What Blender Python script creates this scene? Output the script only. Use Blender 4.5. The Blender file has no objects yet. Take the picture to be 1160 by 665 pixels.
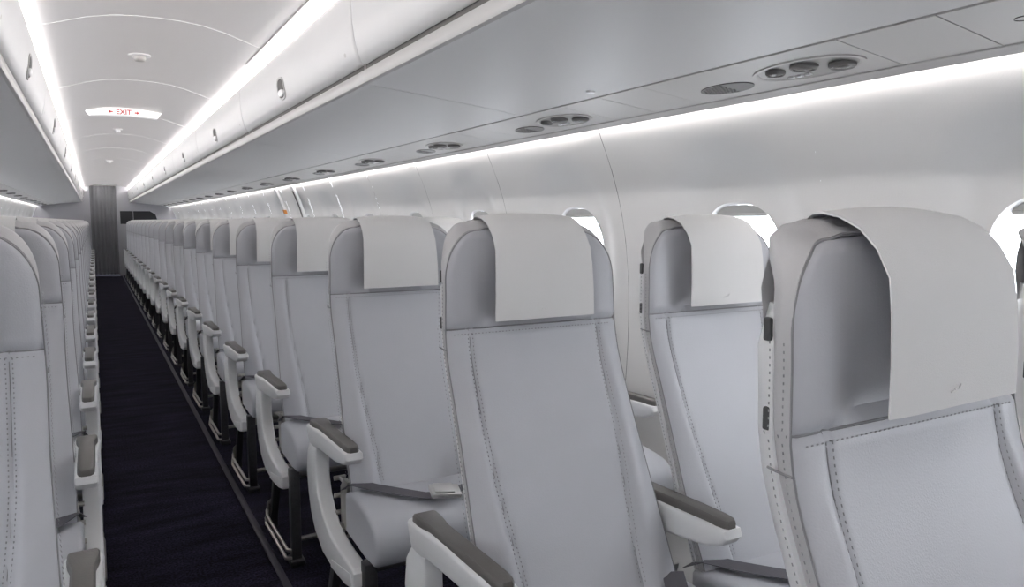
import bpy, bmesh, math, random
from mathutils import Vector, Matrix
random.seed(4)
R = math.radians
C = bpy.context.scene.collection
SC = bpy.context.scene

# ------------------------------------------------------------------ camera
cam = bpy.data.cameras.new('camera')
cam.sensor_width = 36.0
cam.lens = 36.0 * 836.0 / 1160.0
cam.clip_start = 0.02
cam.clip_end = 200
camo = bpy.data.objects.new('camera', cam)
C.objects.link(camo)
camo.location = (-0.25, 0.0, 1.17)
camo.rotation_euler = (R(90 - 5.63), 0, R(-29.43))
SC.camera = camo

# ------------------------------------------------------------------ light and exposure
SC.view_settings.view_transform = 'Standard'
SC.view_settings.look = 'None'
SC.view_settings.gamma = 1.0
SC.view_settings.use_curve_mapping = False
SC.view_settings.exposure = 0.22
E_CEIL = 29.0      # cove lights above the bins
E_SIDE = 14.0      # lights above the side walls
E_SKY = 9.0        # daylight outside the windows
world = bpy.data.worlds.new('sky')
SC.world = world
world.use_nodes = True
bg = world.node_tree.nodes['Background']
bg.inputs['Color'].default_value = (0.88, 0.93, 1.0, 1)
bg.inputs['Strength'].default_value = E_SKY

Y0, Y1 = -2.6, 18.3          # cabin from the closed end behind the camera to the curtain

# ------------------------------------------------------------------ materials
def new_mat(name):
    m = bpy.data.materials.new(name)
    m.use_nodes = True
    return m, m.node_tree.nodes, m.node_tree.links, m.node_tree.nodes['Principled BSDF']

def mat(name, col, rough=0.5, metal=0.0, noise=0.0, nscale=80, bump=0.0, bscale=300, coat=0.0, spec=0.5, sheen=0.0):
    m, N, L, b = new_mat(name)
    b.inputs['Base Color'].default_value = (*col, 1)
    b.inputs['Roughness'].default_value = rough
    b.inputs['Metallic'].default_value = metal
    b.inputs['Specular IOR Level'].default_value = spec
    b.inputs['Coat Weight'].default_value = coat
    if sheen: b.inputs['Sheen Weight'].default_value = sheen
    tc = N.new('ShaderNodeTexCoord')
    if noise:
        n = N.new('ShaderNodeTexNoise'); n.inputs['Scale'].default_value = nscale
        n.inputs['Detail'].default_value = 3
        L.new(tc.outputs['Object'], n.inputs['Vector'])
        r = N.new('ShaderNodeMapRange')
        r.inputs['To Min'].default_value = 1 - noise
        r.inputs['To Max'].default_value = 1 + noise
        L.new(n.outputs['Fac'], r.inputs['Value'])
        h = N.new('ShaderNodeHueSaturation')
        h.inputs['Color'].default_value = (*col, 1)
        L.new(r.outputs['Result'], h.inputs['Value'])
        L.new(h.outputs['Color'], b.inputs['Base Color'])
    if bump:
        n2 = N.new('ShaderNodeTexNoise'); n2.inputs['Scale'].default_value = bscale
        n2.inputs['Detail'].default_value = 4
        L.new(tc.outputs['Object'], n2.inputs['Vector'])
        bp = N.new('ShaderNodeBump')
        bp.inputs['Strength'].default_value = bump
        bp.inputs['Distance'].default_value = 0.002
        L.new(n2.outputs['Fac'], bp.inputs['Height'])
        L.new(bp.outputs['Normal'], b.inputs['Normal'])
    return m

def emit_mat(name, col, s):
    m, N, L, b = new_mat(name)
    b.inputs['Base Color'].default_value = (0.8, 0.8, 0.8, 1)
    b.inputs['Emission Color'].default_value = (*col, 1)
    b.inputs['Emission Strength'].default_value = s
    return m

LEATHER = mat('pale_grey_leather', (0.50, 0.505, 0.535), 0.42, bump=0.18, bscale=420, noise=0.03, nscale=12)
GUSSET = mat('grey_edge_leather', (0.49, 0.483, 0.488), 0.45, bump=0.25, bscale=420)
CLOTH = mat('headrest_cloth', (0.70, 0.69, 0.68), 0.8, bump=0.25, bscale=900, sheen=0.15)
THREAD = mat('grey_thread', (0.29, 0.29, 0.295), 0.8)
PIPING = mat('seam_piping', (0.26, 0.26, 0.265), 0.7)
PLASTIC = mat('white_seat_plastic', (0.78, 0.78, 0.78), 0.35)
PAD = mat('taupe_arm_pad', (0.12, 0.112, 0.104), 0.38, bump=0.15)
DARKSLOT = mat('dark_slot', (0.06, 0.06, 0.062), 0.6)
METAL = mat('brushed_metal', (0.42, 0.41, 0.38), 0.35, metal=1.0)
DMETAL = mat('dark_leg_metal', (0.10, 0.10, 0.105), 0.45, metal=0.8)
STEEL = mat('buckle_steel', (0.80, 0.79, 0.77), 0.4, metal=1.0)
BELT = mat('grey_webbing', (0.11, 0.105, 0.12), 0.7, bump=0.5, bscale=900)
CEILM = mat('ceiling_panel', (0.78, 0.76, 0.755), 0.5)
SEAMLT = mat('ceiling_seam_filler', (0.85, 0.84, 0.82), 0.5)
BINM = mat('bin_door_white', (0.60, 0.593, 0.59), 0.42)
BINU = mat('bin_underside_grey', (0.53, 0.518, 0.512), 0.5)
RAIL = mat('bin_rail_grey', (0.46, 0.45, 0.44), 0.4)
GAP = mat('dark_joint', (0.10, 0.095, 0.09), 0.7)
PSUM = mat('service_panel_grey', (0.48, 0.465, 0.45), 0.5)
PSUD = mat('service_recess_grey', (0.12, 0.115, 0.11), 0.4)
BEZ = mat('bezel_grey', (0.33, 0.318, 0.305), 0.45)
LENS = mat('dark_light_lens', (0.06, 0.06, 0.06), 0.15)
WALLM = mat('side_wall_panel', (0.74, 0.73, 0.72), 0.6, spec=0.3, bump=0.2, bscale=260, noise=0.02, nscale=500)
REVEAL = mat('window_surround', (0.72, 0.71, 0.70), 0.35)
SHADE = mat('window_shade', (0.50, 0.50, 0.49), 0.5)
BULK = mat('bulkhead_grey', (0.36, 0.355, 0.375), 0.5)
BLACK = mat('dark_glossy_panel', (0.02, 0.02, 0.022), 0.3)
TRACK = mat('seat_track_cover', (0.028, 0.025, 0.036), 0.5)
RED = mat('red_sign_letters', (0.55, 0.05, 0.05), 0.5)
ORANGE = mat('orange_marker', (0.65, 0.25, 0.05), 0.5)
LED = emit_mat('cove_light_lens', (1.0, 0.972, 0.965), E_CEIL)
LED2 = emit_mat('side_light_lens', (1.0, 0.975, 0.97), E_SIDE)
SIGNM = emit_mat('exit_sign_diffuser', (1.0, 0.98, 0.97), 0.35)

def carpet_mat():
    m, N, L, b = new_mat('navy_carpet')
    b.inputs['Roughness'].default_value = 0.95
    b.inputs['Specular IOR Level'].default_value = 0.1
    tc = N.new('ShaderNodeTexCoord')
    n = N.new('ShaderNodeTexNoise'); n.inputs['Scale'].default_value = 130; n.inputs['Detail'].default_value = 5
    L.new(tc.outputs['Object'], n.inputs['Vector'])
    cr = N.new('ShaderNodeValToRGB')
    cr.color_ramp.elements[0].position = 0.38; cr.color_ramp.elements[0].color = (0.003, 0.0025, 0.005, 1)
    cr.color_ramp.elements[1].position = 0.68; cr.color_ramp.elements[1].color = (0.022, 0.019, 0.038, 1)
    L.new(n.outputs['Fac'], cr.inputs['Fac'])
    n3 = N.new('ShaderNodeTexNoise'); n3.inputs['Scale'].default_value = 14; n3.inputs['Detail'].default_value = 2
    mp = N.new('ShaderNodeMapping'); mp.inputs['Scale'].default_value = (0.25, 1, 1)
    L.new(tc.outputs['Object'], mp.inputs['Vector']); L.new(mp.outputs['Vector'], n3.inputs['Vector'])
    r = N.new('ShaderNodeMapRange'); r.inputs['From Min'].default_value = .3; r.inputs['From Max'].default_value = .7
    r.inputs['To Min'].default_value = 0.45; r.inputs['To Max'].default_value = 1.6
    L.new(n3.outputs['Fac'], r.inputs['Value'])
    h = N.new('ShaderNodeHueSaturation')
    L.new(cr.outputs['Color'], h.inputs['Color']); L.new(r.outputs['Result'], h.inputs['Value'])
    L.new(h.outputs['Color'], b.inputs['Base Color'])
    bp = N.new('ShaderNodeBump'); bp.inputs['Strength'].default_value = 0.6; bp.inputs['Distance'].default_value = 0.004
    L.new(n.outputs['Fac'], bp.inputs['Height']); L.new(bp.outputs['Normal'], b.inputs['Normal'])
    return m
CARPET = carpet_mat()

def curtain_mat():
    m, N, L, b = new_mat('curtain_fabric')
    b.inputs['Base Color'].default_value = (0.19, 0.19, 0.20, 1)
    b.inputs['Roughness'].default_value = 0.8
    b.inputs['Sheen Weight'].default_value = 0.3
    return m
CURT = curtain_mat()

def glass_mat():
    m, N, L, b = new_mat('window_pane')
    out = N['Material Output']
    t = N.new('ShaderNodeBsdfTransparent'); g = N.new('ShaderNodeBsdfGlossy'); g.inputs['Roughness'].default_value = 0.05
    mx = N.new('ShaderNodeMixShader'); mx.inputs['Fac'].default_value = 0.06
    L.new(t.outputs[0], mx.inputs[1]); L.new(g.outputs[0], mx.inputs[2]); L.new(mx.outputs[0], out.inputs['Surface'])
    return m
PANE = glass_mat()

# ------------------------------------------------------------------ helpers
class MB:
    """collects geometry of ONE mesh"""
    def __init__(s): s.v = []; s.f = []; s.mi = []
    def add(s, vs, fs, mi=0):
        o = len(s.v); s.v += [tuple(p) for p in vs]
        for f in fs: s.f.append(tuple(i + o for i in f)); s.mi.append(mi)
    def grid(s, rows, close_u=False, mi=0):
        n = len(rows[0]); vs = [p for r in rows for p in r]; fs = []
        for j in range(len(rows) - 1):
            for i in range(n if close_u else n - 1):
                k = (i + 1) % n
                fs.append((j*n + i, j*n + k, (j+1)*n + k, (j+1)*n + i))
        s.add(vs, fs, mi)
    def ngon(s, loop, flip=False, mi=0):
        idx = list(range(len(loop)))
        if flip: idx.reverse()
        s.add(loop, [tuple(idx)], mi)
    def box(s, x0, x1, y0, y1, z0, z1, bev=0.0, mi=0, seg=2, M=None):
        bm = bmesh.new()
        bmesh.ops.create_cube(bm, size=1)
        for v in bm.verts:
            v.co = Vector(((x0+x1)/2 + v.co.x*(x1-x0), (y0+y1)/2 + v.co.y*(y1-y0), (z0+z1)/2 + v.co.z*(z1-z0)))
        if bev: bmesh.ops.bevel(bm, geom=bm.edges[:], offset=bev, segments=seg, affect='EDGES', profile=0.5)
        if M is not None: bmesh.ops.transform(bm, matrix=M, verts=bm.verts[:])
        bm.verts.index_update()
        s.add([v.co[:] for v in bm.verts], [tuple(v.index for v in f.verts) for f in bm.faces], mi)
        bm.free()
    def tube(s, pts, r, n=8, mi=0):
        pts = [Vector(p) for p in pts]; rows = []
        for i, p in enumerate(pts):
            a = pts[max(i-1, 0)]; b = pts[min(i+1, len(pts)-1)]
            t = (b - a).normalized()
            u = t.cross(Vector((0, 0, 1)))
            if u.length < 1e-3: u = t.cross(Vector((1, 0, 0)))
            u.normalize(); w = u.cross(t)
            rows.append([p + (u*math.cos(2*math.pi*k/n) + w*math.sin(2*math.pi*k/n))*r for k in range(n)])
        s.grid(rows, True, mi)
        s.ngon(rows[0], False, mi); s.ngon(rows[-1], True, mi)
    def lathe(s, prof, M, n=20, mi=0):
        """prof: (radius, height) list; M puts local z axis in place"""
        rows = [[M @ Vector((r*math.cos(2*math.pi*k/n), r*math.sin(2*math.pi*k/n), h)) for k in range(n)] for r, h in prof]
        s.grid(rows, True, mi)
        if prof[0][0] > 1e-4: s.ngon(rows[0], True, mi)
        if prof[-1][0] > 1e-4: s.ngon(rows[-1], False, mi)
    def prism(s, poly, a0, a1, axis='x', bev=0.0, mi=0, seg=2):
        """poly in the two other axes, extruded along axis; bevelled"""
        def mk(p, a):
            if axis == 'x': return (a, p[0], p[1])
            if axis == 'y': return (p[0], a, p[1])
            return (p[0], p[1], a)
        bm = bmesh.new()
        A = [bm.verts.new(mk(p, a0)) for p in poly]; B = [bm.verts.new(mk(p, a1)) for p in poly]
        bm.faces.new(A); bm.faces.new(B[::-1]); n = len(poly)
        for i in range(n): bm.faces.new((A[i], B[i], B[(i+1) % n], A[(i+1) % n]))
        bmesh.ops.recalc_face_normals(bm, faces=bm.faces[:])
        if bev:
            ed = [e for e in bm.edges if (e.verts[0] in A) == (e.verts[1] in A)]
            bmesh.ops.bevel(bm, geom=ed, offset=bev, segments=seg, affect='EDGES', profile=0.5)
        bm.verts.index_update()
        s.add([v.co[:] for v in bm.verts], [tuple(v.index for v in f.verts) for f in bm.faces], mi)
        bm.free()
    def build(s, name, mats, parent=None, mirror=False, smooth=40, loc=None, recalc=True):
        vs = s.v
        if mirror: vs = [(-x, y, z) for x, y, z in vs]
        me = bpy.data.meshes.new(name)
        me.from_pydata([tuple(v) for v in vs], [], s.f)
        if not isinstance(mats, (list, tuple)): mats = [mats]
        for m in mats: me.materials.append(m)
        me.polygons.foreach_set('material_index', s.mi)
        if recalc:
            bm = bmesh.new(); bm.from_mesh(me)
            bmesh.ops.remove_doubles(bm, verts=bm.verts[:], dist=1e-5)
            bmesh.ops.recalc_face_normals(bm, faces=bm.faces[:])
            bm.to_mesh(me); bm.free()
        if smooth:
            me.polygons.foreach_set('use_smooth', [True]*len(me.polygons))
            me.set_sharp_from_angle(angle=R(smooth))
        me.update()
        o = bpy.data.objects.new(name, me)
        C.objects.link(o)
        if parent: o.parent = parent
        if loc: o.location = loc
        return o

def empty(name, loc=(0, 0, 0)):
    o = bpy.data.objects.new(name, None); o.empty_display_size = 0.1
    C.objects.link(o); o.location = loc
    return o
def tag(o, label=None, cat=None, group=None, kind=None):
    if label: o['label'] = label
    if cat: o['category'] = cat
    if group: o['group'] = group
    if kind: o['kind'] = kind
    return o
def struct(o): o['kind'] = 'structure'; return o
def copy_tree(o, parent=None, skip=()):
    c = o.copy(); C.objects.link(c); c.parent = parent
    for ch in KIDS.get(o, []):
        if ch['_n'] not in skip: copy_tree(ch, c, skip)
    return c
KIDS = {}
def lerp(a, b, t): return a + (b - a)*t
def interp(tab, x):
    if x <= tab[0][0]: return tab[0][1]
    for (a, va), (b, vb) in zip(tab, tab[1:]):
        if x <= b: return lerp(va, vb, (x-a)/(b-a))
    return tab[-1][1]
def sstep(a, b, x):
    t = min(1, max(0, (x-a)/(b-a))); return t*t*(3-2*t)
ORD = ['first', 'second', 'third', 'fourth', 'fifth', 'sixth', 'seventh', 'eighth', 'ninth', 'tenth', 'eleventh', 'twelfth',
       'thirteenth', 'fourteenth', 'fifteenth', 'sixteenth', 'seventeenth', 'eighteenth', 'nineteenth', 'twentieth',
       'twenty-first', 'twenty-second', 'twenty-third', 'twenty-fourth', 'twenty-fifth']

# ------------------------------------------------------------------ setting: floor
m = MB(); m.add([(-1.4, Y0, 0), (1.4, Y0, 0), (1.4, Y1+1.5, 0), (-1.4, Y1+1.5, 0)], [(0, 1, 2, 3)])
struct(m.build('floor', CARPET))
for i, sx in enumerate((1, -1)):
    m = MB(); m.box(sx*(0.236 if sx > 0 else 0.285)-0.012, sx*(0.236 if sx > 0 else 0.285)+0.012, Y0, Y1, 0.0, 0.006, 0.002)
    struct(m.build('trim_%d' % (i+1), TRACK))

# ------------------------------------------------------------------ setting: side walls with windows
WPROF = [(0.0, 1.20), (0.12, 1.27), (0.3, 1.325), (0.5, 1.355), (0.7, 1.372), (0.9, 1.375), (1.05, 1.365), (1.2, 1.338),
         (1.3, 1.308), (1.4, 1.268), (1.47, 1.235), (1.52, 1.205)]
def smooth_prof(z):
    return sum(interp(WPROF, z+q) for q in (-0.08, -0.05, -0.02, 0.02, 0.05, 0.08))/6
WZ, WC0, WP = 1.03, 0.72, 0.815
def wall_disp(dy, z):
    r = ((abs(dy)/0.255)**2.6 + (abs(z-1.075)/0.345)**2.6)**(1/2.6)
    return 0.026*(1 - sstep(0.62, 1.0, r))
def superell(a, b, t, p=2.7):
    c, s_ = math.cos(t), math.sin(t)
    return (a*math.copysign(abs(c)**(2/p), c), b*math.copysign(abs(s_)**(2/p), s_))
KMIN, KMAX = -4, 21
NW = 64
def wall(side):
    sgn = 1 if side == 'right' else -1
    m = MB(); zlo, zhi = 0.62, 1.43
    seam_off = 0.5*WP + 0.1
    for k in range(KMIN, KMAX+1):
        c = WC0 + WP*k
        ya, yb = c - WP/2 + 0.1, c + WP/2 + 0.1
        noseam_hi = (k == 0); noseam_lo = (k == 1)
        ga = 0 if noseam_lo else 0.0015; gb = 0 if noseam_hi else 0.0015
        ya += ga; yb -= gb
        # window patch: angular rings from the rectangle to the hole
        hole = []; outer = []
        for i in range(NW):
            t = 2*math.pi*(i+0.5)/NW
            hy, hz = superell(0.150, 0.195, t)
            hole.append((c+hy, WZ+hz))
            # ray to rectangle
            dy, dz = hy, hz
            ts = []
            if dy > 1e-9: ts.append((yb-c)/dy)
            if dy < -1e-9: ts.append((ya-c)/dy)
            if dz > 1e-9: ts.append((zhi-WZ)/dz)
            if dz < -1e-9: ts.append((zlo-WZ)/dz)
            tt = min(ts); outer.append([c+dy*tt, WZ+dz*tt])
        for cy, cz in ((ya, zlo), (ya, zhi), (yb, zlo), (yb, zhi)):   # snap the corners
            j = min(range(NW), key=lambda q: (outer[q][0]-cy)**2 + (outer[q][1]-cz)**2)
            outer[j] = [cy, cz]
        rows = []; NR = 14
        for r in range(NR+1):
            u = r/NR; row = []
            for (hy, hz), (oy, oz) in zip(hole, outer):
                y = lerp(hy, oy, u); z = lerp(hz, oz, u)
                x = smooth_prof(z) + wall_disp(y-c, z)
                row.append((sgn*x, y, z))
            rows.append(row)
        m.grid(rows, True)
        # strips above and below
        ys = [lerp(ya, yb, q/8) for q in range(9)]
        for za, zb, n in ((0.0, zlo, 14), (zhi, 1.50, 6)):
            m.grid([[(sgn*(smooth_prof(z)+wall_disp(y-c, z)), y, z) for y in ys] for z in [lerp(za, zb, q/n) for q in range(n+1)]])
    o = m.build('wall_'+side, WALLM, smooth=30)
    struct(o)
    # dark backing behind the joints
    m = MB()
    for k in range(KMIN, KMAX+1):
        if k == 0: continue
        y = WC0 + WP*k + WP/2 + 0.1
        m.grid([[(sgn*(smooth_prof(z)+0.004), y-0.012, z), (sgn*(smooth_prof(z)+0.004), y+0.012, z)] for z in [lerp(0, 1.5, q/24) for q in range(25)]])
    struct(m.build('trim_3' if sgn > 0 else 'trim_4', GAP))
wall('right'); wall('left')
# windows
def ring(a, b, c, x, sgn, zc=WZ):
    return [(sgn*x, c + superell(a, b, 2*math.pi*(i+0.5)/NW)[0], zc + superell(a, b, 2*math.pi*(i+0.5)/NW)[1]) for i in range(NW)]
def ringw(a, b, c, dx, sgn):
    out = []
    for i in range(NW):
        hy, hz = superell(a, b, 2*math.pi*(i+0.5)/NW)
        out.append((sgn*(smooth_prof(WZ+hz)+wall_disp(hy, WZ+hz)+dx), c+hy, WZ+hz))
    return out
wn = 0
for sgn in (1, -1):
    for k in range(-1, KMAX+1):
        c = WC0 + WP*k; wn += 1
        e = struct(empty('window_%d' % wn, (sgn*1.40, c, WZ)))
        off = Vector((-sgn*1.40, -c, -WZ))
        m = MB()
        rows = [ringw(0.150, 0.195, c, 0.000, sgn), ringw(0.152, 0.197, c, -0.003, sgn), ringw(0.147, 0.192, c, -0.003, sgn), ringw(0.1445, 0.1895, c, 0.002, sgn),
                ringw(0.142, 0.187, c, 0.006, sgn), ringw(0.141, 0.186, c, 0.018, sgn)]
        m.grid([[Vector(p)+off for p in r] for r in rows], True)
        m.build('window_frame', REVEAL, e, smooth=50)
        m = MB(); m.grid([[Vector(p)+off for p in ringw(0.141*q, 0.186*q, c, 0.017, sgn)] for q in (1, 0.75, 0.5, 0.25, 0.001)], True)
        m.build('pane', PANE, e, smooth=60)
        # shade pulled down a little, with a handle lip
        m = MB()
        for dx in (0.009, 0.013):
            rows = []
            for j in range(9):
                hz = lerp(0.157, 0.1855, j/8); t = (1-(hz/0.186)**2.7)**(1/2.7)*0.141
                rows.append([Vector((sgn*(smooth_prof(WZ+hz)+wall_disp(u*t, WZ+hz)+dx), c+u*t, WZ+hz))+off for u in (-1, -.6, -.2, .2, .6, 1)])
            m.grid(rows)
        te = (1-(0.157/0.186)**2.7)**(1/2.7)*0.141; xe = smooth_prof(WZ+0.157)+wall_disp(0, WZ+0.157)-1.40
        m.box(*(sorted((sgn*(xe+0.006), sgn*(xe+0.014)))), -te+0.004, te-0.004, 0.152, 0.161, 0.002)
        m.build('window_shade', SHADE, e, smooth=0)

# ------------------------------------------------------------------ setting: ceiling
CP = [(-0.452, 1.860), (-0.425, 1.861), (-0.40, 1.864), (-0.36, 1.873), (-0.31, 1.889), (-0.24, 1.912), (-0.16, 1.930), (-0.08, 1.938), (0, 1.940)]
CP = CP + [(-x, z) for x, z in CP[-2::-1]]
CS = [0.29 + 1.45*k for k in range(-1, 13)]      # joints
m = MB()
ys = [Y0] + CS + [Y1+1.5]
for a, b in zip(ys, ys[1:]):
    a2 = a + 0.006; b2 = b - 0.006
    m.grid([[(x, y, z) for x, z in CP] for y in (a2, b2)])
    m.grid([[(x, y, z) for x, z in CP] for y, dz in ((a2, 0),)] + [[(x, a2, z+0.01) for x, z in CP]])
struct(m.build('ceiling', CEILM, smooth=60))
m = MB()
for y in CS:
    m.grid([[(x, yy, z+0.002) for x, z in CP] for yy in (y-0.012, y+0.012)])
struct(m.build('trim_5', SEAMLT, smooth=60))
# closing shell above bins and coves (outside the visible lining)
m = MB()
for sx in (1, -1):
    m.grid([[(sx*x, y, z) for x, z in ((0.452, 1.860), (0.452, 1.91), (0.45, 1.99), (0.6, 2.0), (1.0, 1.85), (1.3, 1.52), (1.205, 1.50))] for y in (Y0, Y1+1.5)])
struct(m.build('trim_6', CEILM, smooth=0))

# ------------------------------------------------------------------ end walls
m = MB(); m.box(-1.5, 1.5, Y0-0.05, Y0, 0, 2.05); struct(m.build('wall_behind', BULK))
def wallx(z): return smooth_prof(max(0, min(1.5, z)))
m = MB()  # left bulkhead
zs = [0, .12, .3, .5, .7, .9, 1.1, 1.3, 1.45]
poly = [(-0.30, 0)] + [(-wallx(z), z) for z in zs] + [(-1.0, 1.53), (-0.30, 1.97)]
m.prism(poly, Y1-0.5, Y1-0.44, 'y', 0.004); struct(m.build('wall_far_left', BULK))
m = MB()
poly = [(0.19, 0)] + [(wallx(z), z) for z in zs[:7]] + [(wallx(1.1), 1.10), (0.19, 1.10)]
m.prism(poly, Y1-0.5, Y1-0.44, 'y', 0.004)
poly = [(0.19, 1.10), (0.245, 1.10), (0.245, 1.375), (0.82, 1.375), (0.93, 1.30), (0.98, 1.10), (wallx(1.1), 1.10), (wallx(1.3), 1.3), (1.24, 1.45), (1.0, 1.53), (0.19, 1.97)]
m.prism(poly, Y1-0.5, Y1-0.44, 'y', 0.0)
struct(m.build('wall_far_right', BULK))
m = MB(); m.box(0.20, 1.05, Y1-0.30, Y1-0.28, 1.0, 1.42)
m.box(0.495, 0.505, Y1-0.31, Y1-0.30, 1.0, 1.42, mi=1)
struct(m.build('wall_galley', [BLACK, BULK]))
m = MB(); m.box(-1.5, 1.5, Y1+1.4, Y1+1.45, 0, 2.05); struct(m.build('wall_far', BULK))
# curtain
t = empty('curtain', (-0.06, Y1-0.42, 0))
tag(t, 'pleated dark grey curtain closing the far end of the aisle', 'curtain')
m = MB(); N_ = 150; rows = []
for j in range(13):
    z = lerp(0.03, 1.90, j/12); row = []
    for i in range(N_+1):
        u = i/N_; x = lerp(-0.285, 0.285, u)
        a = 0.006 + 0.005*(1-j/12)
        row.append((x, a*math.sin(u*52 + 0.9*math.sin(u*9) + 0.15*j/12) + 0.003*math.sin(u*23+1+j*0.1), z))
    rows.append(row)
m.grid(rows); m.build('curtain_cloth', CURT, t, smooth=80)
m = MB(); m.box(-0.30, 0.30, -0.02, 0.02, 1.90, 1.925, 0.004); m.build('curtain_rail', METAL, t)

# ------------------------------------------------------------------ overhead bins
BL, BS = 1.81, 0.28
DOOR = [(0.446, 1.612), (0.436, 1.616), (0.424, 1.640), (0.4145, 1.680), (0.409, 1.725), (0.4075, 1.77), (0.4085, 1.805), (0.414, 1.826), (0.424, 1.832)]
def door_x(z):
    return interp([(b, a) for a, b in DOOR], z)
UND = [(0.4385, 1.5590), (0.446, 1.5555), (0.456, 1.5575), (0.470, 1.5570), (0.52, 1.5530), (0.60, 1.5450), (0.70, 1.5350), (0.80, 1.5250), (0.88, 1.5160), (0.93, 1.5095), (0.960, 1.5060)]
def make_bin(sgn):
    """origin at the near lower aisle edge"""
    r = empty('overhead_bin'); mi = sgn < 0
    g = 0.002
    m = MB()
    m.grid([[(x, y, z) for x, z in UND] for y in (g, BL-g)])
    m.grid([[(0.960, y, 1.506), (0.960, y, 1.60), (0.75, y, 1.80), (0.47, y, 1.825), (0.424, y, 1.832)][::-1] for y in (g, BL-g)])
    for y, f in ((g, False), (BL-g, True)):
        m.ngon([(x, y, z) for x, z in UND] + [(0.96, y, 1.60), (0.75, y, 1.80), (0.47, y, 1.825), (0.424, y, 1.80), (0.445, y, 1.61)], f)
    body = m.build('bin_body', BINU, r, mi, smooth=35)
    m = MB()
    m.grid([[(x, y, z) for x, z in ((0.446, 1.5555), (0.4365, 1.5585), (0.434, 1.566), (0.4345, 1.590), (0.438, 1.5945), (0.452, 1.596))] for y in (0, BL)])
    rail = m.build('bin_rail', RAIL, r, mi, smooth=50)
    m = MB()
    m.grid([[(x, y, z) for x, z in ((0.449, 1.596), (0.449, 1.622))] for y in (0, BL)])
    gap = m.build('rail_gap', GAP, r, mi, smooth=0)
    # door: bulged skin with rounded side edges
    m = MB(); rows = []
    for y, dx, dz in ((0.0035, 0.010, 0.0), (0.0045, 0.004, 0.0), (0.009, 0.0, 0), (0.02, 0, 0), (BL-0.02, 0, 0), (BL-0.009, 0, 0), (BL-0.0045, 0.004, 0), (BL-0.0035, 0.010, 0)):
        rows.append([(x+dx, y, z) for x, z in DOOR])
    m.grid(rows)
    door = m.build('bin_door', BINM, r, mi, smooth=60)
    # latch: dark oval recess with paddle, on the door middle
    c = BL/2 + 0.02; zc = 1.685
    def patch(a, b, cy, cz, dx, k=24, p=2.6):
        return [(door_x(cz+superell(a, b, 2*math.pi*i/k, p)[1])+dx, cy+superell(a, b, 2*math.pi*i/k, p)[0], cz+superell(a, b, 2*math.pi*i/k, p)[1]) for i in range(k)]
    m = MB()
    A = patch(0.058, 0.042, c, zc, 0.0); B = patch(0.058, 0.042, c, zc, -0.004); B2 = patch(0.051, 0.036, c, zc, -0.004); D = patch(0.050, 0.035, c, zc, 0.0005-0.002)
    m.grid([A, B, B2, D], True)
    m.grid([D, patch(0.02, 0.013, c, zc, -0.002), patch(0.001, 0.001, c, zc, -0.002)], True, 1)
    latch = m.build('latch', [RAIL, GAP], door, mi, smooth=40)
    m = MB()
    A = patch(0.040, 0.012, c, zc-0.018, -0.002); B = patch(0.040, 0.012, c, zc-0.018, -0.007); D = patch(0.035, 0.009, c, zc-0.018, -0.009)
    m.grid([A, B, D], True); m.ngon(D)
    paddle = m.build('latch_paddle', PLASTIC, door, mi, smooth=40)
    m = MB()
    A = patch(0.009, 0.006, 0.10, 1.655, -0.0006); m.ngon(A)
    plc = m.build('seat_number_mark', PSUM, door, mi, smooth=0)
    for o, ch in ((r, [body, rail, gap, door]), (door, [latch, paddle, plc])):
        KIDS[o] = ch
        for q in ch: q['_n'] = q.name.split('.')[0]
    return r
BINROOT = {1: make_bin(1), -1: make_bin(-1)}
for sgn, sn in ((1, 'right'), (-1, 'left')):
    n = 0; used = False; vis = 0
    for k in range(-2, 10):
        y = BS + BL*k
        if y > Y1 - 1.0: continue
        o = BINROOT[sgn] if not used else copy_tree(BINROOT[sgn]); used = True
        o.location = (0, y, 0)
        if y + BL < 0.9 if sgn > 0 else y + BL < 1.4:
            lab = 'overhead bin %s of the aisle beside or behind the viewer, %s from the rear wall' % (sn, ORD[k+2])
        else:
            lab = 'white overhead bin with grey underside %s of the aisle, %s in view from the viewer' % (sn, ORD[vis]); vis += 1
        tag(o, lab, 'overhead bin', 'overhead bins %s of the aisle' % sn)

# ------------------------------------------------------------------ cove lights
def strip(name, poly, mt, y0, y1, lab, grp):
    m = MB(); m.prism([(p[0], p[1]) for p in poly], y0, y1, 'y'); o = m.build(name, mt, smooth=0)
    tag(o, lab, 'light', grp); return o
for sx, sn in ((1, 'right'), (-1, 'left')):
    p = [(sx*0.444, 1.835), (sx*0.440, 1.858), (sx*0.450, 1.858), (sx*0.452, 1.835)]
    strip('cove_light', p, LED, Y0+0.02, Y1-0.5, 'long white cove light along the ceiling above the %s bins' % sn, None)
for sx, sn in ((1, 'right'), (-1, 'left')):
    j = 0
    for k in range(-3, 10):
        ya = 2.05 + 1.7*k + 0.02; yb = min(ya + 1.66, Y1-0.52); ya = max(ya, Y0+0.02)
        if yb - ya < 0.3: continue
        p = [(sx*1.204, 1.489), (sx*1.221, 1.484), (sx*1.223, 1.490), (sx*1.206, 1.496)]
        strip('wall_wash_light', p, LED2, ya, yb, 'slim white light over the %s side wall, %s segment from the viewer' % (sn, ORD[j]), 'wall wash lights %s' % sn)
        j += 1

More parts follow.
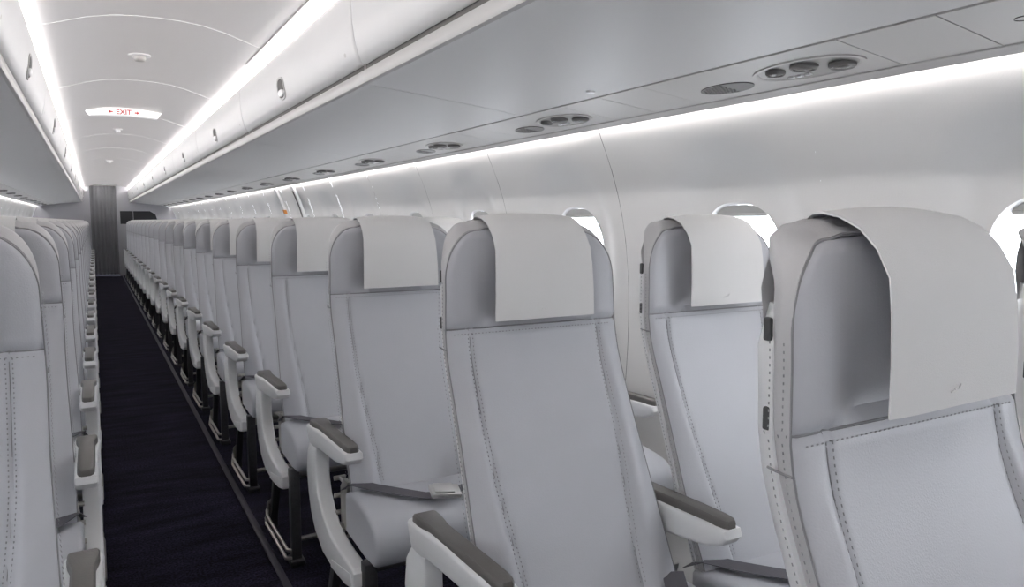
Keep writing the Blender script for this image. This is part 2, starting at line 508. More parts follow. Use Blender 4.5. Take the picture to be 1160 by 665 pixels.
# ------------------------------------------------------------------ service panels under the bins
def zpsu(x): return 1.5035 - (x-0.965)*0.12
def disc(m, cx, cy, a, b, dz, k=28, mi=0, h=0.003, p=2.0, fill=True):
    ra = [(cx+a*math.cos(2*math.pi*i/k), cy+b*math.sin(2*math.pi*i/k)) for i in range(k)]
    rb = [(cx+0.9*a*math.cos(2*math.pi*i/k), cy+0.93*b*math.sin(2*math.pi*i/k)) for i in range(k)]
    A = [(x, y, zpsu(x)+dz) for x, y in ra]; B = [(x, y, zpsu(x)+dz-h) for x, y in ra]; D = [(x, y, zpsu(x)+dz-h) for x, y in rb]
    m.grid([A, B, D], True, mi)
    if fill: m.ngon(D, True, mi)
    else:
        m.grid([D, [(x, y, zpsu(x)+dz+0.001) for x, y in [(cx+0.84*a*math.cos(2*math.pi*i/k), cy+0.88*b*math.sin(2*math.pi*i/k)) for i in range(k)]]], True, mi)
PP, PS = 0.93, 0.93
X0, X1_ = 0.965, 1.168
def plate(m, ya, yb):
    m.add([(X0, ya, zpsu(X0)), (X1_, ya, zpsu(X1_)), (X1_, yb, zpsu(X1_)), (X0, yb, zpsu(X0)),
           (X0, ya, zpsu(X0)+0.006), (X1_, ya, zpsu(X1_)+0.006), (X1_, yb, zpsu(X1_)+0.006), (X0, yb, zpsu(X0)+0.006)],
          [(3, 2, 1, 0), (4, 5, 6, 7), (0, 1, 5, 4), (1, 2, 6, 5), (2, 3, 7, 6), (3, 0, 4, 7)])
def make_psu(sgn):
    r = empty('service_panel'); mi = sgn < 0; kids = []
    m = MB(); plate(m, 0.0015, 0.56); p = m.build('panel_plate', PSUM, r, mi, smooth=0); kids.append(p)
    # oval bezel with three lamps / vents
    cy = 0.155; cx = 1.075
    m = MB(); disc(m, cx, cy, 0.062, 0.135, 0.0005, mi=0, h=0.004, fill=False)
    ra = [(cx+0.056*math.cos(2*math.pi*i/28), cy+0.120*math.sin(2*math.pi*i/28)) for i in range(28)]
    m.ngon([(x, y, zpsu(x)-0.001) for x, y in ra], True, 1)
    o = m.build('light_bezel', [PSUM, BEZ], r, mi); kids.append(o)
    def eye(name, cx, cy, rad):
        m = MB()
        M = Matrix.Translation((cx, cy, zpsu(cx)-0.001)) @ Matrix.Rotation(math.pi, 4, 'X')
        m.lathe([(rad, 0.0), (rad*1.0, 0.006), (rad*0.85, 0.010), (rad*0.62, 0.008)], M, 24)
        m.lathe([(rad*0.62, 0.008), (rad*0.4, 0.0095), (0.0001, 0.010)], M, 24, 1)
        return m.build(name, [PSUD, LENS], r, mi)
    kids.append(eye('reading_light', cx-0.022, cy+0.062, 0.021))
    kids.append(eye('reading_light', cx-0.022, cy-0.012, 0.029))
    kids.append(eye('air_nozzle', cx+0.012, cy-0.078, 0.027))
    m = MB()
    for q in range(3): m.box(cx+0.026, cx+0.036, cy+0.012+q*0.022, cy+0.026+q*0.022, zpsu(cx+0.03)-0.005, zpsu(cx+0.03)-0.001, 0.001)
    kids.append(m.build('call_buttons', PLASTIC, r, mi))
    # speaker: oval perforated dish
    m = MB(); sx_, sy_ = 1.095, 0.40
    disc(m, sx_, sy_, 0.036, 0.080, 0.0, mi=0, h=0.002)
    for a in range(-7, 2):
        for b in range(-4, 5):
            x = sx_ + b*0.0075; y = sy_ - a*0.0095 - 0.0 + (0.004 if b % 2 else 0)
            if ((x-sx_)/0.031)**2 + ((y-sy_)/0.072)**2 < 1:
                m.box(x-0.0022, x+0.0022, y-0.0028, y+0.0028, zpsu(x)-0.0028, zpsu(x)-0.0015, mi=1)
    kids.append(m.build('speaker_grille', [PSUD, LENS], r, mi))
    KIDS[r] = kids
    for q in kids: q['_n'] = q.name.split('.')[0]
    return r
def make_filler(sgn, withring=False):
    m = MB(); plate(m, 0.562, 0.742); plate(m, 0.745, 0.9285)
    if withring: pass
    return m.build('filler_panel', PSUM, None, sgn < 0, smooth=0)
for sgn, sn in ((1, 'right'), (-1, 'left')):
    pr = make_psu(sgn); fr = make_filler(sgn); first = True; i = 0
    for k in range(-3, 18):
        y = PS + PP*k
        if y + PP > Y1-0.5: break
        o = pr if first else copy_tree(pr); f = fr if first else fr.copy()
        if not first: C.objects.link(f)
        first = False
        o.location = (0, y, 0); f.location = (0, y, 0)
        nm = ORD[k] + ' in view' if k >= 0 else ORD[-k-1] + ' behind viewer'
        tag(o, 'grey service panel under the %s bins with oval lights and speaker, %s' % (sn, nm), 'service panel', 'service panels %s' % sn)
        tag(f, 'plain grey filler panel under %s bins, %s' % (sn, nm), 'panel', 'filler panels %s' % sn)
        if sgn > 0 and k == -1:
            m = MB(); disc(m, 1.06, 0.655, 0.011, 0.017, 0.0, h=0.0012, fill=False); m.build('fastener_ring', PSUD, f)
    # rails along the service panels
    m = MB()
    m.grid([[(sgn*x, y, z) for x, z in ((0.952, 1.518), (0.960, 1.5085), (0.9665, 1.5085), (0.9665, 1.520))] for y in (Y0, Y1-0.5)], mi=0)
    m.grid([[(sgn*x, y, z) for x, z in ((0.966, 1.512), (X1_+0.004, 1.488))] for y in (Y0, Y1-0.5)], mi=0)
    m.grid([[(sgn*x, y, z) for x, z in ((X1_+0.002, 1.490), (X1_+0.003, 1.4765), (X1_+0.007, 1.4745), (X1_+0.018, 1.4725), (X1_+0.026, 1.4675), (X1_+0.031, 1.4665), (X1_+0.034, 1.4685), (X1_+0.034, 1.499))] for y in (Y0, Y1-0.5)], mi=1)
    struct(m.build('trim_%d' % (7 if sgn > 0 else 8), [GAP, PSUM], smooth=50))

m = MB(); m.lathe([(0.013, 0.0), (0.012, 0.004), (0.006, 0.006), (0.0001, 0.0065)], Matrix.Rotation(math.pi, 4, 'X'), 20)  # white disc added to imitate a light reflection on the bin underside
o = m.build('underside_glint', PLASTIC, loc=(0.915, 1.64, 1.5118)); tag(o, 'tiny round white disc imitating a light reflection on the grey bin underside near the service panels', 'reflection spot')
# ------------------------------------------------------------------ seats
ZT, W0, RX, RZ, ZS = 1.166, 0.200, 0.082, 0.098, 0.962
YC = [(0.36, -0.240), (0.46, -0.200), (0.55, -0.158), (0.65, -0.115), (0.79, -0.056), (0.88, -0.018), (0.93, -0.004), (0.962, 0.0), (1.05, 0.003), (1.12, 0.012), (1.17, 0.030)]
def yc(z): return (interp(YC, z-0.025) + interp(YC, z) + interp(YC, z+0.025))/3
def hw(z, zt=1.150, w=W0, rx=RX, rz=RZ):
    w = w + 0.010*sstep(0.85, 0.5, z) - 0.004*sstep(0.9, 1.1, z)
    if z > zt - rz:
        q = min(1, (z-(zt-rz))/rz)
        return w - rx + rx*math.sqrt(max(0, 1-q*q))
    return w
def crown(u, z): return 0.007*(1-u*u)*sstep(ZF-0.06, ZF, z)
def GV(z): return 0.150 - 0.024*sstep(0.78, 0.46, z)
def face_y(x, z):
    """front surface of the backrest, x relative to the seat centre"""
    w = hw(z); u = abs(x)/w; y = yc(z)
    y += 0.005*sstep(0.93, 1.0, u)**2                     # rolled border
    if z < ZS + 0.001:
        g = GV(z)
        tb = min(1, max(0, (abs(x)-g)/(w-g)))
        y -= (0.010+0.008*sstep(0.85, 0.6, z))*sstep(0, 0.30, tb)*(1-0.85*sstep(0.35, 1, tb))*sstep(ZS, ZS-0.12, z)
        y += 0.004*math.exp(-((abs(x)-g)/0.0035)**2)
        y += 0.010*(1-(min(1, abs(x)/g))**2)*math.sin(math.pi*min(1, max(0, (z-0.45)/0.5)))
        y += 0.006*math.exp(-((z-ZS)/0.004)**2)
    else:
        d = 0.026*sstep(0.150, 0.060, abs(x))*sstep(ZF-0.02, ZS+0.02, z)   # hollow for the head
        y += d + 0.006*math.exp(-((z-ZS)/0.004)**2)
        y -= 0.003*math.exp(-((abs(x)-0.155)/0.03)**2)*sstep(ZT, ZT-0.08, z)
    y += 0.008*sstep(ZF-0.022, ZF, z)**2
    return y
def xs_list():
    L = []
    for i in range(45): L.append(-1+2*i/44)
    return L
def face_rows(z0, z1, n):
    zs = [lerp(z0, z1, j/n) for j in range(n+1)]
    if z1 == ZF: zs = [z0 + (z1-z0)*math.sin(math.pi/2*j/n)**0.9 for j in range(n+1)]; zs[-1] = ZF
    rows = []
    for z in zs:
        w = hw(z); g = GV(z)
        us = sorted(set([-1+2*i/40 for i in range(41)] + [s*v for s in (-1, 1) for v in (0.965, 0.985, 0.93, (g-0.0035)/w, g/w, (g+0.0035)/w, (g+0.01)/w, (g+0.02)/w)]))
        us = [u for u in us if -1 <= u <= 1]
        rows.append([(u*w, face_y(u*w, z), z + crown(u, z)) for u in us])
    n0 = min(len(r) for r in rows)
    if any(len(r) != n0 for r in rows):
        rows = []
        for z in zs:
            w = hw(z); us = [math.copysign(abs(-1+2*i/52)**0.9, -1+2*i/52) for i in range(53)]
            rows.append([(u*w, face_y(u*w, z), z + crown(u, z)) for u in us])
    return rows
ZF = 1.150                      # top edge of the front face; the edge band rises higher behind it
def outline(z0, inset=0.0, zt=ZF, rx=RX, rz=RZ, n1=26, n2=14, n3=16):
    """left bottom, up, over the top, right bottom: (x, z)"""
    L = []; wb = lambda z: hw(z, 9.9)
    for j in range(n1): z = lerp(z0, zt-rz, j/n1); L.append((-wb(z)+inset, z))
    wt = wb(zt-rz)-rx
    for j in range(n2+1):
        a = math.pi/2*j/n2
        L.append((-wt - rx*math.cos(a) + inset*math.cos(a), zt-rz + rz*math.sin(a) - inset*math.sin(a)))
    for j in range(1, n3//2+1):
        x = -wt*(1-j/(n3//2)); u = x/(wt+rx)
        L.append((x, zt - inset + 0.007*(1-u*u)))
    return L + [(-x, z) for x, z in L[-2::-1]]
def make_gusset(cx):
    m = MB()
    O = outline(0.40); G = [outline(0.40, i, t, rx, rz) for i, t, rx, rz in ((0.000, ZF+0.003, 0.080, 0.094), (0.000, ZT, 0.074, 0.092), (0.001, ZT+0.003, 0.074, 0.092), (0.008, ZT, 0.074, 0.092), (0.03, ZT-0.02, 0.074, 0.092))]
    def yf(x, z):
        zc = min(z, ZF); w = hw(zc)
        return face_y(max(-w, min(w, x)), zc)
    rows = []
    th = lambda z: 0.030 + 0.022*sstep(1.10, 1.16, z)
    rows.append([(x+cx, yf(x, z), z) for x, z in O])
    for g_, f_ in zip(G, (0.002, 0.42, 0.72, 1.0, 1.1)):
        rows.append([(x2+cx, yf(x, z)+f_*th(z2)+(0.004*sstep(ZF-0.08, ZF, z) if f_ > .3 else 0), z2) for (x, z), (x2, z2) in zip(O, g_)])
    m.grid(rows)
    # leather across the back of the head
    zs = [lerp(1.0, ZT-0.015, j/6) for j in range(7)]
    m.grid([[(cx+u*(hw(z, 9.9)-0.03-0.04*sstep(1.11, 1.15, z)), yc(z)+0.066, z) for u in (-1, -.5, 0, .5, 1)] for z in zs])
    return m
def make_shell(cx):
    m = MB(); zt = 1.085
    zs = [lerp(0.40, zt, j/16) for j in range(17)]
    def wsh(z): return hw(min(z, 1.0)) - 0.001 - 0.02*sstep(zt-0.03, zt, z)
    front = [[(cx-wsh(z), yc(z)+0.052, z)] for z in zs]
    rows = []
    for z in zs:
        w = wsh(z); y = yc(z)
        rows.append([(cx-w+0.010, y+0.028, z), (cx-w+0.004, y+0.032, z), (cx-w+0.010, y+0.050, z), (cx-w+0.022, y+0.066, z), (cx-w+0.05, y+0.076, z), (cx, y+0.080, z),
                     (cx+w-0.05, y+0.076, z), (cx+w-0.022, y+0.066, z), (cx+w-0.010, y+0.050, z), (cx+w-0.004, y+0.032, z), (cx+w-0.010, y+0.028, z)])
    m.grid(rows)
    m.ngon(rows[-1]); m.ngon(rows[0], True)
    return m
def make_slot(cx, z, s_):
    m = MB(); x = cx + s_*(hw(z)-0.0085)
    m.box(x-0.0032, x+0.0026, yc(z)+0.036, yc(z)+0.045, z-0.012, z+0.012, 0.0022)
    return m
def make_stitch(cx, side):
    """dashes along the seams"""
    m = MB()
    def dash(p, q, r=0.0009):
        p = Vector(p); q = Vector(q); d = (q-p).normalized(); u = d.cross(Vector((0, 1, 0.01))).normalized()*r; w = Vector((0, -1, 0))*r
        m.add([p-u, p+w, p+u, q-u, q+w, q+u], [(0, 1, 4, 3), (1, 2, 5, 4), (0, 3, 5, 2)])
    g = GV
    z = 0.47
    while z < ZS-0.012:
        for s in (-1, 1):
            for o in (-0.005, 0.005):
                a = s*(g(z)+o); b = s*(g(z+0.0028)+o)
                dash((cx+a, face_y(a, z)-0.0006, z), (cx+b, face_y(b, z+0.0028)-0.0006, z+0.0028))
        z += 0.0075
    x = -0.185
    while x < 0.182:
        for zz in (ZS-0.009,):
            dash((cx+x, face_y(x, zz)-0.0008, zz), (cx+x+0.0028, face_y(x+0.0028, zz)-0.0008, zz))
        x += 0.0075
    # rows on the side gusset
    for s in (-1, 1):
        for oy in (0.007, 0.024):
            O = outline(0.45); acc = 0; last = None
            z = 0.45
            while z < ZF-RZ:
                w = hw(z)+0.0032; y = face_y(hw(z), z)+oy
                w2 = hw(z+.0028)+0.0032; y2 = face_y(hw(z+.0028), z+.0028)+oy
                p = Vector((cx+s*w, y, z)); q = Vector((cx+s*w2, y2, z+0.0028)); e = Vector((0, 0.0009, 0)); f = Vector((s*0.0008, 0, 0))
                m.add([p-e, p+f, p+e, q-e, q+f, q+e], [(0, 1, 4, 3), (1, 2, 5, 4)])
                z += 0.0075
            pass
    return m
def make_piping(cx):
    m = MB()
    m.tube([(x+cx, face_y(max(-hw(min(z, ZF)), min(hw(min(z, ZF)), x)), min(z, ZF))-0.0002, z) for x, z in outline(0.42)], 0.0013, 6)
    m.tube([(cx+lerp(-0.199, 0.199, i/40), face_y(lerp(-0.199, 0.199, i/40), ZS)-0.0002, ZS) for i in range(41)], 0.0016, 6)
    for s_ in (-1, 1):
        m.tube([(cx+s_*(hw(z)+0.0015), face_y(hw(z), z)+t, z) for t, z in ((0.0, 0.925), (0.010, 0.925), (0.022, 0.926), (0.030, 0.927))], 0.0013, 6)
        g = GV
        m.tube([(cx+s_*g(z), face_y(s_*g(z), z)-0.0002, z) for z in [lerp(0.44, ZS, i/30) for i in range(31)]], 0.0009, 5)
    return m
CLP = [(-0.0405, 0.979), (-0.0405, 1.03), (-0.0375, 1.08), (-0.029, 1.115), (-0.014, 1.142), (0.006, 1.162), (0.030, 1.1735), (0.050, 1.1775), (0.062, 1.1765), (0.072, 1.170)]
def make_cover(cx):
    m = MB(); NU = 16
    def pt(u, i, off):
        y, z = CLP[i]; t = i/(len(CLP)-1)
        a = CLP[max(0, i-1)]; b = CLP[min(len(CLP)-1, i+1)]
        ty, tz = b[0]-a[0], b[1]-a[1]; l = math.hypot(ty, tz); ny, nz = -tz/l, ty/l
        w = 0.1145 - 0.006*sstep(0, 0.5, t)
        cr = 0.0065*(1-u*u)*sstep(1.1, 1.165, z)
        wave = 0.0025*math.sin(u*2.6+1.0)*(1-t*2 if t < .5 else 0)
        return (cx+u*w, y + ny*off + wave + 0.004*u*u*(t < .3), z + nz*off + cr)
    n = len(CLP)
    # resample smoother
    for off, fl in ((0, 0), (0.0018, 1)):
        m.grid([[pt(-1+2*j/NU, i, off) for j in range(NU+1)] for i in range(n)])
    for u in (-1, 1): m.grid([[pt(u, i, o) for o in (0, 0.0018)] for i in range(n)])
    for i in (0, n-1): m.grid([[pt(-1+2*j/NU, i, o) for j in range(NU+1)] for o in (0, 0.0018)])
    return m
def make_emblem(cx):
    m = MB()
    for k, (dx, dz, ln) in enumerate(((-0.020, 0.0, 0.014), (-0.014, 0.0025, 0.010))):
        pts = [(cx+0.002+dx+ln*t, -0.0433, 0.996+dz+0.0015*t*t+(0.003*(t > .85))) for t in (0, .3, .6, .85, 1)]
        m.tube(pts, 0.0008, 5)
    return m
def cushion(cx):
    """seat cushion: rounded box lofted from side profiles"""
    m = MB(); rows = []
    prof = [(-0.17, 0.445), (-0.22, 0.462), (-0.28, 0.462), (-0.34, 0.455), (-0.385, 0.444), (-0.412, 0.424), (-0.425, 0.396), (-0.425, 0.368), (-0.417, 0.345), (-0.400, 0.330), (-0.34, 0.325), (-0.17, 0.335)]
    pyc = (-0.29, 0.395)
    for u, s, e in ((-1, 0.72, 0), (-1, 0.86, 0.0), (-0.985, 0.95, 0), (-0.955, 0.99, 0), (-0.90, 1, 0), (-0.5, 1.0, 0.004), (0, 1.0, 0.006), (0.5, 1, 0.004), (0.90, 1, 0), (0.955, 0.99, 0), (0.985, 0.95, 0), (1, 0.86, 0), (1, 0.72, 0)):
        rows.append([(cx+u*0.222, pyc[0]+(y-pyc[0])*(0.4+0.6*s if abs(u) > .95 else 1), pyc[1]+(z-pyc[1])*s - (e if z > 0.43 else 0)) for y, z in prof])
    m.grid(rows, True); m.ngon(rows[0]); m.ngon(rows[-1], True)
    return m
def arm_body(cx, w, aisle):
    m = MB()
    top = 0.588
    if aisle:
        poly = [(0.050, top), (0.052, 0.545), (0.046, 0.525), (0.010, 0.522), (-0.03, 0.535), (-0.20, 0.545), (-0.27, 0.556), (-0.300, 0.564), (-0.312, 0.578), (-0.307, top+0.006), (-0.26, top+0.008), (-0.1, top+0.005)]
    else:
        poly = [(0.030, top), (0.045, 0.560), (0.045, 0.520), (0.030, 0.505), (-0.03, 0.512), (-0.18, 0.534), (-0.26, 0.545), (-0.298, 0.560), (-0.312, 0.576), (-0.307, top+0.004), (-0.26, top+0.006), (-0.1, top)]
    m.prism(poly, cx-w, cx+w, 'x', 0.008, seg=3)
    m.v = [(cx+(x-cx)*(1+0.32*sstep(-0.06, 0.0, y)*sstep(0.53, 0.57, z)), y, z) for x, y, z in m.v]
    return m
def arm_pad(cx, w):
    """tapering pad, broader shoulders at the rear"""
    m = MB(); rows = []
    outl = [(0.040, w*0.86), (0.034, w*1.00), (0.008, w*1.02), (-0.012, w*0.94), (-0.038, w*0.76), (-0.10, w*0.75), (-0.22, w*0.75), (-0.280, w*0.73), (-0.298, w*0.60), (-0.305, w*0.35)]
    loop = [(x, y) for y, x in outl] + [(-x, y) for y, x in outl[::-1]]
    for ins, z in ((1.0, 0.586), (1.0, 0.5965), (0.93, 0.601), (0.8, 0.603)):
        rows.append([(cx+x*ins, -0.14+(y+0.14)*(1-(1-ins)*0.25), z+0.006*sstep(0.0, -0.3, y)) for x, y in loop])
    m.grid(rows, True); m.ngon(rows[-1]); m.ngon(rows[0], True)
    return m
def shroud(cx0, cx1):
    """side shield from the rear of the armrest sweeping down and forward"""
    m = MB()
    outer = [(0.046, 0.535), (0.075, 0.50), (0.085, 0.44), (0.074, 0.38), (0.050, 0.325), (0.005, 0.280), (-0.07, 0.248), (-0.18, 0.240), (-0.29, 0.248), (-0.350, 0.262), (-0.358, 0.272),
             (-0.358, 0.306), (-0.345, 0.316), (-0.25, 0.318), (-0.17, 0.326), (-0.115, 0.342), (-0.07, 0.368), (-0.038, 0.402), (-0.020, 0.445), (-0.018, 0.50), (-0.022, 0.535)]
    m.prism(outer, cx0, cx1, 'x', 0.007, seg=3)
    return m
def belt(cx, var):
    m = MB()
    def ribbon(pts, w, M=0):
        pts = [Vector(p) for p in pts]; rows = []
        for i, p in enumerate(pts):
            t = (pts[min(i+1, len(pts)-1)] - pts[max(i-1, 0)]).normalized()
            sd = t.cross(Vector((0, 0, 1))).normalized(); nn = sd.cross(t).normalized()
            rows.append([p+sd*w, p-sd*w, p-sd*w+nn*0.0016, p+sd*w+nn*0.0016])
        m.grid(rows, True, M); m.ngon(rows[0], mi=M); m.ngon(rows[-1], True, mi=M)
    ribbon([(cx-0.207, -0.150, 0.447), (cx-0.198, -0.190, 0.474), (cx-0.165, -0.240, 0.472), (cx-0.11, -0.292, 0.4665), (cx-0.06, -0.334, 0.461), (cx-0.02, -0.352, 0.462)], 0.022)
    ribbon([(cx+0.207, -0.150, 0.447), (cx+0.198, -0.200, 0.474), (cx+0.150, -0.270, 0.469), (cx+0.09, -0.325, 0.463), (cx+0.03, -0.348, 0.465)], 0.022)
    return m
def buckle(cx):
    m = MB()
    M = Matrix.Translation((cx-0.008, -0.353, 0.470)) @ Matrix.Rotation(R(-12), 4, 'Z') @ Matrix.Rotation(R(5), 4, 'Y') @ Matrix.Rotation(R(8), 4, 'X')
    m.box(-0.042, 0.038, -0.029, 0.029, -0.006, 0.007, 0.004, M=M)
    m.box(-0.034, 0.020, -0.024, 0.024, 0.006, 0.013, 0.004, M=M)
    return m
def leg(cx, rear):
    m = MB()
    if not rear:
        m.box(cx-0.016, cx+0.016, -0.385, -0.350, 0.006, 0.335, 0.003)
        for q in range(11):
            m.box(cx-0.0055, cx+0.0055, -0.3862, -0.3848, 0.05+q*0.025, 0.060+q*0.025, mi=1)
        m.box(cx-0.024, cx+0.024, -0.400, -0.335, 0.0, 0.022, 0.004)
    else:
        m.prism([(-0.02, 0.0), (0.045, 0.0), (0.045, 0.02), (0.010, 0.04), (-0.12, 0.33), (-0.155, 0.33), (-0.02, 0.035)], cx-0.013, cx+0.013, 'x', 0.002)
    return m
SEATX = (0.522, 1.017)
def make_pair(sgn):
    """seam plane of the headrests is local y = 0; local x is measured from the aisle centre"""
    mi = sgn < 0
    r = empty('double_seat'); kids = []
    OX = 0.77
    def B(m, name, mt, par, **k):
        m.v = [(x-OX, y, z) for x, y, z in m.v]
        o = m.build(name, mt, par, mi, **k); o['_n'] = name
        KIDS.setdefault(par, []).append(o); return o
    for cx in SEATX:
        m = MB(); rows = face_rows(0.40, ZS, 56); m.grid([[(x+cx, y, z) for x, y, z in q] for q in rows])
        back = B(m, 'backrest', LEATHER, r, smooth=50)
        m = MB(); rows = face_rows(ZS, ZF, 34); m.grid([[(x+cx, y, z) for x, y, z in q] for q in rows])
        B(m, 'headrest', LEATHER, back, smooth=50)
        B(make_gusset(cx), 'edge_band', GUSSET, back, smooth=50)
        B(make_shell(cx), 'back_shell', PLASTIC, back, smooth=40)
        for zz in (1.062, 0.972):
            for s_ in (-1, 1): B(make_slot(cx, zz, s_), 'shell_slot', DARKSLOT, back)
        B(make_piping(cx), 'seam_piping', PIPING, back, smooth=60)
        B(make_stitch(cx, 1), 'stitching', THREAD, back, smooth=0, recalc=False)
        c = B(make_cover(cx), 'headrest_cover', CLOTH, back, smooth=50)
        c['label'] = 'lighter cloth cover over the headrest'
        B(make_emblem(cx), 'emblem', CLOTH, back)
        cu = B(cushion(cx), 'seat_cushion', LEATHER, r, smooth=50)
        bl = B(belt(cx, 0), 'seat_belt', BELT, r, smooth=30)
        B(buckle(cx), 'buckle', STEEL, bl, smooth=40)
    # armrests
    for cx, w, a in ((0.287, 0.024, 1), (0.770, 0.024, 0), (1.262, 0.022, 0)):
        ab = B(arm_body(cx, w, a), 'armrest', PLASTIC, r, smooth=35)
        B(arm_pad(cx, w*1.02), 'arm_pad', PAD, ab, smooth=35)
    B(shroud(0.262, 0.304), 'side_shield', PLASTIC, r, smooth=35)
    m = MB()
    m.prism([(-0.16, 0.246), (-0.17, 0.268), (-0.340, 0.300), (-0.350, 0.268), (-0.29, 0.254), (-0.18, 0.246)], 0.2598, 0.263, 'x', 0.001)
    B(m, 'shield_cap', PLASTIC, r, smooth=30)
    # beams and frames
    m = MB()
    for y, z in ((-0.12, 0.325), (-0.34, 0.310)): m.tube([(0.30, y, z), (1.27, y, z)], 0.018, 12)
    B(m, 'seat_beam', METAL, r)
    for cx in (0.315, 0.758, 1.235):
        m = MB()
        m.prism([(-0.10, 0.31), (-0.10, 0.44), (-0.13, 0.47), (-0.17, 0.47), (-0.15, 0.40), (-0.15, 0.31)], cx-0.006, cx+0.006, 'x', 0.001)
        for y, z in ((-0.075, 0.455), (-0.075, 0.405), (-0.085, 0.36)):
            m.tube([(cx-0.016, y, z), (cx+0.016, y, z)], 0.007, 8); m.tube([(cx, y, z), (cx, y-0.06, z)], 0.005, 6)
        B(m, 'hinge_bracket', [METAL], r)
    for cx in (0.300, 1.02):
        B(leg(cx, False), 'leg', [DMETAL, DARKSLOT], r); B(leg(cx, True), 'leg', [DMETAL], r)
    m = MB()
    for z, x in ((0.022, 0.268), (0.050, 0.272)):
        m.tube([(x+0.02, -0.375, z), (x, -0.36, z), (x, -0.03, z), (x+0.006, 0.005, z+0.012), (x+0.02, 0.015, z+0.035)], 0.0065, 8)
    m.tube([(0.275, 0.0, 0.03), (0.285, 0.005, 0.09), (0.296, -0.02, 0.11)], 0.008, 8)
    m.tube([(0.30, -0.368, 0.085), (1.02, -0.368, 0.085)], 0.0085, 10)
    B(m, 'baggage_bar', METAL, r)
    return r
PAIR = {1: make_pair(1), -1: make_pair(-1)}
def place(sgn, y0, n, first, total):
    skip = ()
    if n >= 4: skip = ('stitching', 'emblem')
    if n >= 13: skip = ('stitching', 'emblem', 'shell_slot', 'hinge_bracket', 'shield_cap', 'buckle')
    o = PAIR[sgn] if first else copy_tree(PAIR[sgn], None, skip)
    o.location = (0.77 if sgn > 0 else -0.776, y0, 0)
    sn = 'right' if sgn > 0 else 'left'
    if n == 0 and sgn > 0: lab = 'nearest pale grey leather double seat right of the aisle, its stitched headrest large at right'
    elif n == 0: lab = 'nearest pale grey leather double seat at the left edge, left of the aisle'
    elif n < total-6: lab = 'pale grey leather double seat %s of the aisle, %s row from the viewer' % (sn, ORD[n])
    elif n == total-1: lab = 'last small grey double seat %s of the aisle, right before the far bulkhead' % sn
    else: lab = 'small distant grey double seat %s of the aisle, %s row before the far bulkhead' % (sn, ORD[total-1-n])
    tag(o, lab, 'airplane seat', 'double seats %s of the aisle' % sn)
SP = 0.79
for n in range(22): place(1, 0.478 + SP*n - (0.011 if n == 0 else 0), n, n == 0, 22)
for n in range(21): place(-1, 1.40 + SP*n, n, n == 0, 21)

# ------------------------------------------------------------------ exit sign, smoke detector, small ceiling fittings
t = empty('exit_sign', (-0.035, 5.80, 1.893)); tag(t, 'white ceiling exit sign with small red EXIT lettering and arrows', 'exit sign')
m = MB()
top = []
for i in range(17):
    u = -1+2*i/16; top.append((u*0.235, 0.044 - 0.022*u*u))
bot = [(u*0.205, -0.008 - 0.010*u*u) for u in [1-2*i/16 for i in range(17)]]
m.prism(top+bot, -0.03, 0.03, 'y', 0.004); m.build('sign_body', SIGNM, t, smooth=40)
def text_mesh(txt, size, parent, loc, rot, mt, name):
    cu = bpy.data.curves.new(name, 'FONT'); cu.body = txt; cu.size = size; cu.align_x = 'CENTER'; cu.align_y = 'CENTER'; cu.extrude = 0.0008; cu.offset = 0.0006
    tmp = bpy.data.objects.new('tmp', cu)
    me = bpy.data.meshes.new_from_object(tmp); bpy.data.objects.remove(tmp); bpy.data.curves.remove(cu)
    me.materials.clear(); me.materials.append(mt)
    o = bpy.data.objects.new(name, me); C.objects.link(o); o.parent = parent; o.location = loc; o.rotation_euler = rot
    return o
text_mesh('EXIT', 0.046, t, (0.0, -0.0312, 0.013), (R(90), 0, 0), RED, 'sign_lettering')
for s in (-1, 1):
    m = MB(); a = 0.070*s; m.prism([(a+s*0.024, 0.013), (a+s*0.010, 0.024), (a+s*0.010, 0.017), (a-s*0.004, 0.017), (a-s*0.004, 0.009), (a+s*0.010, 0.009), (a+s*0.010, 0.002)], -0.0325, -0.0300, 'y')
    m.build('sign_arrow', RED, t, smooth=0)
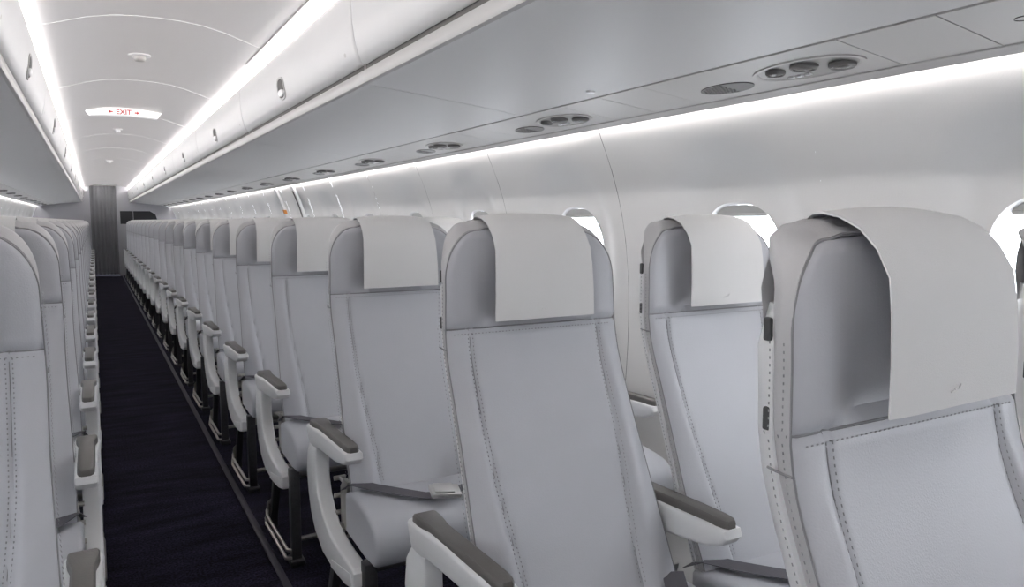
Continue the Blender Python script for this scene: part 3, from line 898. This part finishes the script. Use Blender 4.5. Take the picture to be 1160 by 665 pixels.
def fitting(x, y, z, r, lab, cat, name, n2=None):
    t = empty(name, (x, y, z)); tag(t, lab, cat)
    M = Matrix.Rotation(math.pi, 4, 'X')
    m = MB(); m.lathe([(r, -0.012), (r, 0.004), (r*0.92, 0.007), (r*0.55, 0.007)], M, 28); m.build('base_ring', PLASTIC, t)
    m = MB(); m.lathe([(r*0.55, 0.004), (r*0.55, 0.020), (r*0.42, 0.027), (0.0001, 0.028)], M, 24); m.build('dome', PSUM if n2 is None else n2, t)
    return t
fitting(-0.027, 3.93, 1.938, 0.048, 'small round white ceiling detector nearer than the exit sign', 'smoke detector', 'smoke_detector')
fitting(-0.035, 7.14, 1.938, 0.034, 'tiny round ceiling fitting just behind the exit sign', 'ceiling fitting', 'ceiling_fitting', PLASTIC)
fitting(-0.035, 10.9, 1.938, 0.04, 'tiny far ceiling fitting beyond the exit sign', 'ceiling fitting', 'ceiling_fitting', PLASTIC)
# dark slit joint beside the right cove light, nearest length only
m = MB(); m.box(0.377, 0.3805, Y0+0.05, 3.55, 1.8672, 1.871); struct(m.build('trim_9', GAP))
# ------------------------------------------------------------------ emergency exit surround on the right wall
t = empty('emergency_exit_cover', (1.28, 7.05, 1.2)); tag(t, 'pale upright exit cover with orange marker on the right side wall', 'emergency exit')
def upright(m, y, w, off, za, zb, mi=0):
    rows = []
    for j in range(9):
        z = lerp(za, zb, j/8); x = smooth_prof(z) - off
        rows.append([(x+off*0.9-1.28, y-w-7.05, z-1.2), (x-1.28, y-w*0.8-7.05, z-1.2), (x-1.28, y+w*0.8-7.05, z-1.2), (x+off*0.9-1.28, y+w-7.05, z-1.2)])
    m.grid(rows, False, mi)
    m.ngon(rows[0], mi=mi); m.ngon(rows[-1], mi=mi)
m = MB(); upright(m, 7.10, 0.07, 0.022, 0.7, 1.46); m.build('cover', PLASTIC, t)
m = MB(); upright(m, 6.42, 0.05, 0.022, 0.7, 1.46); m.build('cover', PLASTIC, t)
m = MB(); upright(m, 6.42, 0.012, 0.028, 1.0, 1.42); m.build('handle_slot', GAP, t)
m = MB(); upright(m, 7.06, 0.03, 0.026, 1.235, 1.27); m.build('orange_marker', ORANGE, t)

for o in list(bpy.data.objects):
    if '_n' in o: del o['_n']
